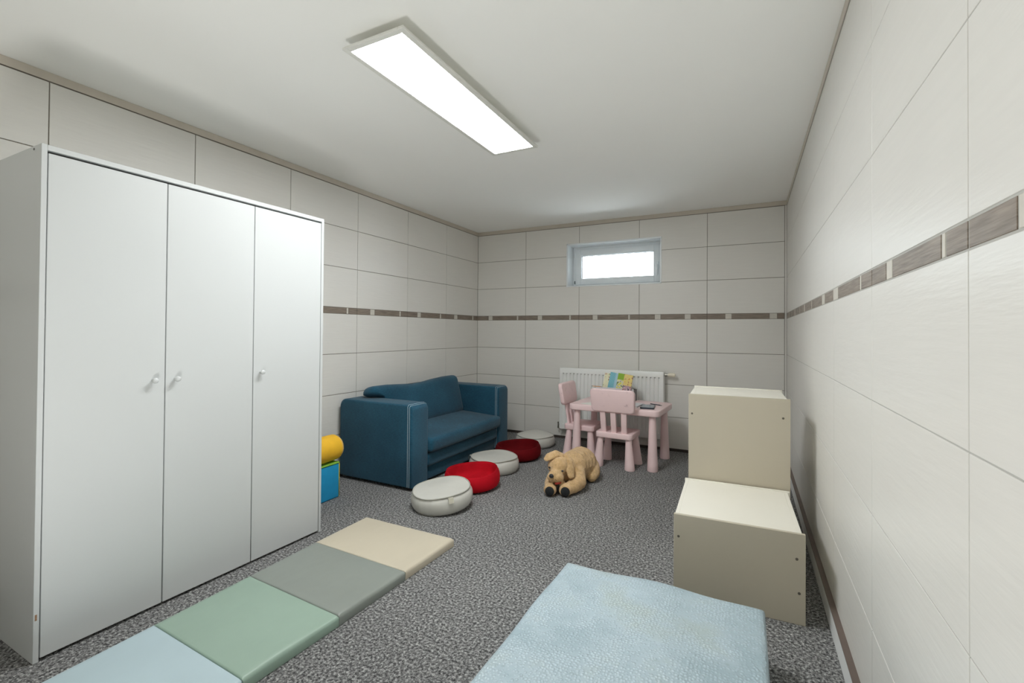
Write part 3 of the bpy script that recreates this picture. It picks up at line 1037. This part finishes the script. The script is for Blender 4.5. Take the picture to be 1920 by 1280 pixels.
TZ = 0.505
tb = thing('kids_table', 'small pale pink plastic children\'s table in front of the radiator', 'table', (1.848, -0.520, 0), (0, 0, radians(-3.2)))
bm = bmesh.new()
prism(bm, rrect(0.800, 0.560, 0.045, 6), lambda u, v, t: (u, v, t), TZ - 0.052, TZ, 0.008, 3)
finish('tabletop', bm, M['pink'], tb, smooth=True, auto=50)
for sx in (-1, 1):
    for sy in (-1, 1):
        bm = bmesh.new()
        tapered_leg(bm, sx * 0.340, sy * 0.232, sx * 0.335, sy * 0.222, TZ - 0.05, 0.044, 0.027)
        finish('leg', bm, M['pink'], tb, smooth=True, auto=50)

def kids_chair(label, loc, rz):
    """faces +y locally; origin under the seat centre"""
    t = thing('kids_chair', label, 'chair', loc, (0, 0, rz), 'pink children\'s chairs')
    SZ = 0.298
    w, d = 0.318, 0.285
    bm = bmesh.new()
    prism(bm, rrect(w, d, 0.03, 5), lambda u, v, s: (u, v, s), SZ - 0.048, SZ, 0.007, 3)
    finish('seat', bm, M['pink'], t, smooth=True, auto=50)
    for sx in (-1, 1):
        for sy in (-1, 1):
            bm = bmesh.new()
            tapered_leg(bm, sx * 0.138, sy * 0.118, sx * 0.122, sy * 0.100, SZ - 0.046, 0.043, 0.025)
            finish('leg', bm, M['pink'], t, smooth=True, auto=50)
    lean = 0.16
    y0 = -d / 2 + 0.028
    def place(u, v, s):               # v = height above seat, leaning back
        return (u, y0 + s - lean * v, SZ + v)
    bm_ = None
    for k in (-1, 0, 1):
        bm = bmesh.new()
        out = [(k * 0.088 - 0.023, -0.01), (k * 0.088 + 0.023, -0.01), (k * 0.088 * 1.06 + 0.024, 0.22), (k * 0.088 * 1.06 - 0.024, 0.22)]
        prism(bm, out, place, -0.010, 0.010, 0.004, 2)
        finish('back_slat', bm, M['pink'], t, smooth=True, auto=50)
    bm = bmesh.new()
    pts = [(u, v + 0.272) for u, v in rrect(0.386, 0.196, 0.032, 6)]
    def place_b(u, v, s):
        # the panel is slightly cushion-shaped and narrows a little towards its lower edge
        kk = 1 - 0.05 * max(0, (0.272 - v) / 0.098)
        return (u * kk, y0 + s - lean * v - 0.010 * (1 - (u / 0.193) ** 2), SZ + v + 0.006 * (1 - (u / 0.193) ** 2) * (1 if v > 0.272 else 0))
    prism(bm, pts, place_b, -0.020, 0.020, 0.012, 4)
    finish('backrest', bm, M['pink_scuffed'], t, smooth=True, auto=60)
    return t
kids_chair('pink children\'s chair with its scuffed back to the camera, at the table\'s near side', (1.871, -0.712, 0), radians(-3.5))
kids_chair('pink children\'s chair at the table\'s left end, seen side-on', (1.500, -0.526, 0), radians(-90))

# ------------------------------------------------------------------ things on the table
holder = thing('document_tray', 'low white and grey card tray holding books at the back of the pink table', 'tray', (1.760, -0.325, TZ), (0, 0, radians(-2)))
boxes('front_wall', [((-0.185, -0.062, 0.0), (0.175, -0.056, 0.118), 0.001, 1)], M['box_white'], holder)
boxes('base', [((-0.185, -0.056, 0.0), (0.175, 0.056, 0.006), 0.001, 1)], M['box_grey'], holder)
boxes('side_wall', [((0.169, -0.056, 0.0), (0.175, 0.056, 0.108), 0.001, 1)], M['box_grey'], holder)
boxes('side_wall', [((-0.185, -0.056, 0.0), (-0.179, 0.056, 0.108), 0.001, 1)], M['box_grey'], holder)
boxes('rear_wall', [((-0.185, 0.056, 0.0), (0.175, 0.062, 0.108), 0.001, 1)], M['box_grey'], holder)

def cover_mat(name, build):
    t = NT(name)
    build(t)
    return t.set(0.35, 0.5)
def cov_cream(t):
    v = t.coords()
    n = t.noise(v, 38, 2, 0.5)
    t.color(t.ramp(n, [(0.33, srgb(170, 90, 60)), (0.40, srgb(240, 236, 206)), (0.62, srgb(236, 232, 196)), (0.70, srgb(120, 150, 70))]))
def cov_blue(t):
    v = t.coords()
    sx = t.n('ShaderNodeSeparateXYZ'); t.l(v, sx.inputs[0])
    w = t.n('ShaderNodeTexWave', wave_type='BANDS', bands_direction='DIAGONAL')
    w.inputs['Scale'].default_value = 38; w.inputs['Distortion'].default_value = 1.5
    t.l(v, w.inputs['Vector'])
    stripes = t.ramp(w.outputs[0], [(0.35, srgb(92, 172, 192)), (0.65, srgb(150, 204, 216))])
    fac = t.ramp(sx.outputs['X'], [(0.0, (0, 0, 0, 1)), (1.0, (1, 1, 1, 1))])
    mr = t.n('ShaderNodeMapRange'); t.l(sx.outputs['X'], mr.inputs[0])
    mr.inputs[1].default_value = -0.005; mr.inputs[2].default_value = 0.008
    t.color(t.mix(mr.outputs[0], stripes, srgb(176, 208, 224)))
def cov_green(t):
    v = t.coords()
    sx = t.n('ShaderNodeSeparateXYZ'); t.l(v, sx.inputs[0])
    n = t.noise(v, 30, 2, 0.5)
    low = t.ramp(n, [(0.38, srgb(214, 210, 40)), (0.47, srgb(232, 226, 120)), (0.53, srgb(236, 234, 224)), (0.62, srgb(120, 140, 60))])
    mr = t.n('ShaderNodeMapRange'); t.l(sx.outputs['Z'], mr.inputs[0])
    mr.inputs[1].default_value = 0.172; mr.inputs[2].default_value = 0.180
    t.color(t.mix(mr.outputs[0], low, srgb(142, 184, 48)))
def cov_yellow(t):
    v = t.coords()
    sx = t.n('ShaderNodeSeparateXYZ'); t.l(v, sx.inputs[0])
    n = t.noise(v, 42, 2, 0.5)
    hi = t.ramp(n, [(0.32, srgb(150, 84, 50)), (0.40, srgb(232, 205, 140)), (0.6, srgb(226, 212, 120)), (0.70, srgb(214, 120, 80))])
    lo_ = t.ramp(n, [(0.40, srgb(52, 46, 70)), (0.50, srgb(214, 190, 200)), (0.62, srgb(170, 120, 110))])
    mr = t.n('ShaderNodeMapRange'); t.l(sx.outputs['Z'], mr.inputs[0])
    mr.inputs[1].default_value = 0.140; mr.inputs[2].default_value = 0.146
    t.color(t.mix(mr.outputs[0], lo_, hi))

def book(label, loc, w, h, th, lean, rz, m_cover, slant=0.0):
    t = thing('picture_book', label, 'book', loc, (radians(-lean), radians(slant), rz), 'picture books on the table')
    boxes('pages', [((-w / 2 + 0.001, 0.0012, 0.001), (w / 2 - 0.002, th - 0.0012, h - 0.001))], M['paper'], t, smooth=False)
    boxes('cover', [((-w / 2, 0.0, 0.0), (w / 2, 0.0012, h)), ((-w / 2, th - 0.0012, 0.0), (w / 2, th, h)), ((-w / 2 - 0.001, 0.0, 0.0), (-w / 2 + 0.0005, th, h))], m_cover, t, smooth=False)
    return t
by = -0.345
book('thin cream spotted picture book, leftmost in the tray', (1.636, by + 0.030, TZ + 0.0175), 0.075, 0.232, 0.010, 8, radians(-2), cover_mat('cream_book_cover', cov_cream), 9)
book('pale blue striped picture book in the tray', (1.705, by + 0.012, TZ + 0.0205), 0.105, 0.238, 0.010, 8, radians(-2), cover_mat('blue_book_cover', cov_blue), 10)
book('green and yellow picture book in the tray', (1.790, by - 0.002, TZ + 0.0175), 0.10, 0.236, 0.010, 8, radians(-2), cover_mat('green_book_cover', cov_green), 8)
book('yellow picture book with thick pages, rightmost, leaning in front of the tray', (1.858, -0.430, TZ + 0.0085), 0.078, 0.246, 0.018, 5, radians(-4), cover_mat('yellow_book_cover', cov_yellow), 8)

ph = thing('tablet', 'dark slim tablet lying on the right of the pink table', 'tablet', (2.112, -0.655, TZ + 0.0003), (0, 0, radians(6)))
bm = bmesh.new()
prism(bm, rrect(0.115, 0.185, 0.012, 4), lambda u, v, s: (u, v, s), 0.0, 0.013, 0.003, 2)
finish('case', bm, M['phone'], ph, smooth=True, auto=40)
boxes('screen', [((-0.050, -0.083, 0.0128), (0.050, 0.083, 0.0136))], M['screen'], ph, smooth=False)
pen = thing('pen', 'dark pen lying behind the tablet on the pink table', 'pen', (2.150, -0.475, TZ + 0.004), (0, 0, radians(-27)))
bm = bmesh.new()
tube(bm, [(-0.06, 0, 0), (0.045, 0, 0)], 0.004, 8)
finish('barrel', bm, M['phone'], pen, smooth=True, auto=40)
bm = bmesh.new()
tube(bm, [(0.045, 0, 0), (0.055, 0, 0), (0.064, 0, 0)], [0.004, 0.003, 0.0008], 8)
finish('tip', bm, M['chrome'], pen, smooth=True)
bk = thing('exercise_book', 'flat white exercise book lying behind the front chair\'s backrest', 'book', (1.965, -0.600, TZ), (0, 0, radians(-6)))
boxes('pages', [((-0.075, -0.10, 0.001), (0.074, 0.10, 0.009))], M['paper'], bk, smooth=False)
boxes('cover', [((-0.077, -0.102, 0.0), (0.076, 0.102, 0.001)), ((-0.077, -0.102, 0.009), (0.076, 0.102, 0.010)), ((0.0745, -0.102, 0.0), (0.0765, 0.102, 0.010))], M['box_white'], bk, smooth=False)
pp = tag(boxes('paper_sheet', [((-0.105, -0.074, 0.0), (0.105, 0.074, 0.0008))], M['paper'], smooth=False, loc=(1.640, -0.660, TZ + 0.0003), rot=(0, 0, radians(62))),
         'white sheet of paper lying on the left end of the pink table', 'paper')
pc = thing('pencil', 'wooden pencil resting across the left of the book tray', 'pencil', (1.590, -0.352, TZ + 0.1225), (0, 0, radians(-3)))
bm = bmesh.new()
tube(bm, [(-0.05, -0.03, 0), (0.03, -0.03, 0)], 0.0042, 6)
finish('shaft', bm, M['wood'], pc)
bm = bmesh.new()
tube(bm, [(-0.05, -0.03, 0), (-0.060, -0.03, 0), (-0.066, -0.03, 0)], [0.0042, 0.0018, 0.0005], 6)
finish('point', bm, M['phone'], pc)

# ------------------------------------------------------------------ plush dog
dog = thing('plush_dog', 'tan plush dog lying on the carpet with black paw soles', 'soft toy', (1.70, -1.45, 0))
O = Vector((1.70, -1.45, 0))
def D(x, y, z):
    return Vector((x, y, z)) - O
def chain(bm, pts, radii, step=0.35):
    for (a, ra), (b, rb) in zip(zip(pts, radii), list(zip(pts, radii))[1:]):
        a, b = Vector(a), Vector(b)
        n = max(2, int((b - a).length / (min(ra, rb) * step)))
        for i in range(n + 1):
            k = i / n
            ball(bm, a.lerp(b, k), ra + (rb - ra) * k, sub=2)
def fused(name, bm, mat, parent, vox=0.007, it=6, disp=0.004, dscale=0.02):
    """fuse overlapping lumps into one continuous skin, smooth it, and give it a nap"""
    me = bpy.data.meshes.new(name)
    bm.to_mesh(me); bm.free()
    tmp = bpy.data.objects.new(name, me)
    COL.objects.link(tmp)
    r = tmp.modifiers.new('r', 'REMESH'); r.mode = 'VOXEL'; r.voxel_size = vox
    s = tmp.modifiers.new('s', 'SMOOTH'); s.iterations = it; s.factor = 0.5
    if disp:
        tx = bpy.data.textures.new(name + '_nap', 'CLOUDS'); tx.noise_scale = dscale; tx.noise_depth = 3
        d = tmp.modifiers.new('d', 'DISPLACE'); d.texture = tx; d.strength = disp; d.mid_level = 0.5
    dg = bpy.context.evaluated_depsgraph_get()
    me2 = bpy.data.meshes.new_from_object(tmp.evaluated_get(dg))
    tmp.modifiers.clear()
    tmp.data = me2
    bpy.data.meshes.remove(me)
    me2.materials.clear(); me2.materials.append(mat)
    me2.polygons.foreach_set('use_smooth', [True] * len(me2.polygons))
    tmp.parent = parent
    return tmp
bm = bmesh.new()
from mathutils import Euler
# trunk: shoulders -> belly -> rump, high in the middle
chain(bm, [D(1.675, -1.490, 0.120), D(1.695, -1.380, 0.135), D(1.712, -1.240, 0.128), D(1.722, -1.150, 0.100)], [0.090, 0.116, 0.124, 0.095])
ball(bm, D(1.690, -1.400, 0.07), (0.10, 0.13, 0.07))
# neck and head, hanging over the paws
chain(bm, [D(1.675, -1.490, 0.150), D(1.660, -1.580, 0.180)], [0.080, 0.072])
ball(bm, D(1.659, -1.598, 0.182), (0.076, 0.070, 0.068))
ball(bm, D(1.665, -1.580, 0.215), (0.060, 0.050, 0.036))
# muzzle: two plump lobes and a lower jaw
ball(bm, D(1.650, -1.680, 0.128), (0.040, 0.042, 0.038))
ball(bm, D(1.686, -1.668, 0.124), (0.042, 0.042, 0.040))
ball(bm, D(1.666, -1.660, 0.150), (0.040, 0.048, 0.034))
ball(bm, D(1.688, -1.634, 0.084), (0.034, 0.036, 0.016))
# forelegs with paws forward
chain(bm, [D(1.612, -1.500, 0.100), D(1.606, -1.600, 0.056), D(1.636, -1.690, 0.044)], [0.058, 0.048, 0.040])
ball(bm, D(1.641, -1.704, 0.043), (0.047, 0.040, 0.043))
chain(bm, [D(1.752, -1.450, 0.112), D(1.785, -1.520, 0.066), D(1.772, -1.590, 0.052), D(1.744, -1.650, 0.044)], [0.062, 0.060, 0.050, 0.042])
ball(bm, D(1.738, -1.664, 0.043), (0.046, 0.040, 0.044))
# haunches and hind feet out to the sides
chain(bm, [D(1.770, -1.190, 0.085), D(1.800, -1.235, 0.066), D(1.812, -1.290, 0.045)], [0.078, 0.064, 0.042])
chain(bm, [D(1.655, -1.170, 0.085), D(1.625, -1.215, 0.066), D(1.615, -1.270, 0.045)], [0.078, 0.064, 0.042])
# tail
chain(bm, [D(1.735, -1.080, 0.09), D(1.760, -1.020, 0.045)], [0.03, 0.022])
fused('body', bm, M['plush'], dog, 0.0065, 5, 0.007, 0.022)
# ears
def ear(pts, wid, thick, nrm):
    bm = bmesh.new()
    nrm = Vector(nrm).normalized()
    for i in range(len(pts) - 1):
        a, b = Vector(pts[i]), Vector(pts[i + 1])
        d = (b - a).normalized()
        sd_ = d.cross(nrm).normalized()
        n2 = sd_.cross(d).normalized()
        rot = Matrix((sd_, d, n2)).transposed().to_euler()
        for k in (0.0, 0.33, 0.66, 1.0):
            w0 = wid[i] + (wid[i + 1] - wid[i]) * k
            ball(bm, a.lerp(b, k), (w0, max(w0 * 0.6, 0.016), thick), rot, 2)
    return fused('ear', bm, M['plush'], dog, 0.005, 4, 0.005, 0.016)
ear([D(1.672, -1.560, 0.252), D(1.640, -1.590, 0.268), D(1.606, -1.630, 0.252), D(1.590, -1.655, 0.236)], [0.026, 0.034, 0.036, 0.024], 0.014, (0.1, -0.55, 0.8))
ear([D(1.700, -1.545, 0.248), D(1.730, -1.565, 0.215), D(1.748, -1.592, 0.165), D(1.760, -1.602, 0.122)], [0.022, 0.034, 0.038, 0.028], 0.014, (0.75, -0.6, 0.25))
def blob(name, c, r, mat, rot=None, parent=dog, sub=3):
    bm = bmesh.new()
    ball(bm, c, r, rot, sub)
    return finish(name, bm, mat, parent, smooth=True)
blob('nose', D(1.657, -1.722, 0.144), (0.017, 0.012, 0.015), M['nose'])
blob('eye', D(1.712, -1.652, 0.168), (0.008, 0.006, 0.007), M['nose'])
blob('eye', D(1.617, -1.660, 0.182), (0.008, 0.006, 0.007), M['nose'])
blob('mouth', D(1.694, -1.688, 0.091), (0.024, 0.016, 0.010), M['red_felt'], Euler((0, radians(-14), radians(20))))
for c in (D(1.650, -1.736, 0.041), D(1.750, -1.694, 0.041)):
    blob('paw_sole', c, (0.032, 0.014, 0.033), M['black_plush'], Euler((0, 0, radians(14))))

# ------------------------------------------------------------------ soft play blocks behind the wardrobe
fb = thing('foam_cube', 'bright blue soft play cube with green top beside the sofa', 'foam block', (0.235, -2.548, 0))
boxes('block', [((-0.13, -0.132, 0.001), (0.13, 0.132, 0.236), 0.010, 3)], M['foam_blue'], fb)
boxes('top_face', [((-0.127, -0.129, 0.230), (0.127, 0.129, 0.2405), 0.004, 2)], M['foam_green'], fb)
for sx in (-1, 1):
    for sy in (-1, 1):
        bm = bmesh.new()
        tube(bm, [(sx * 0.1285, sy * 0.1305, 0.006), (sx * 0.1285, sy * 0.1305, 0.234)], 0.0035, 6)
        finish('edge_piping', bm, M['piping_yellow'], fb, smooth=True)
bm = bmesh.new()
tube(bm, [(u, v, 0.239) for u, v in rrect(0.262, 0.266, 0.012, 3)], 0.004, 6, True)
finish('top_piping', bm, M['foam_green'], fb, smooth=True)
fr = thing('foam_roll', 'yellow soft play roll lying on the blue cube by the wardrobe', 'foam block', (0.300, -2.590, 0.2440), (0, 0, radians(3)))
bm = bmesh.new()
R_ = 0.088
prof = [(0, -0.20), (R_ * 0.7, -0.20), (R_ * 0.95, -0.192), (R_, -0.175), (R_ * 1.01, 0.0), (R_, 0.165), (R_ * 0.97, 0.186), (R_ * 0.86, 0.204), (R_ * 0.5, 0.212), (0, 0.213)]
lathe(bm, prof, 36, Matrix.Translation((0, 0, R_)) @ Matrix.Rotation(-pi / 2, 4, 'X'))
finish('roll', bm, M['foam_yellow'], fr, smooth=True)
bm = bmesh.new()
lathe(bm, [(R_ * 0.96, 0.1855), (R_ * 0.99, 0.188), (R_ * 0.88, 0.2055), (R_ * 0.52, 0.2145), (0, 0.2150)], 36, Matrix.Translation((0, 0, R_)) @ Matrix.Rotation(-pi / 2, 4, 'X'))
finish('shaded_end', bm, M['foam_yellow_shaded'], fr, smooth=True)  # thin tan skin over the end; its colour stands in for shade
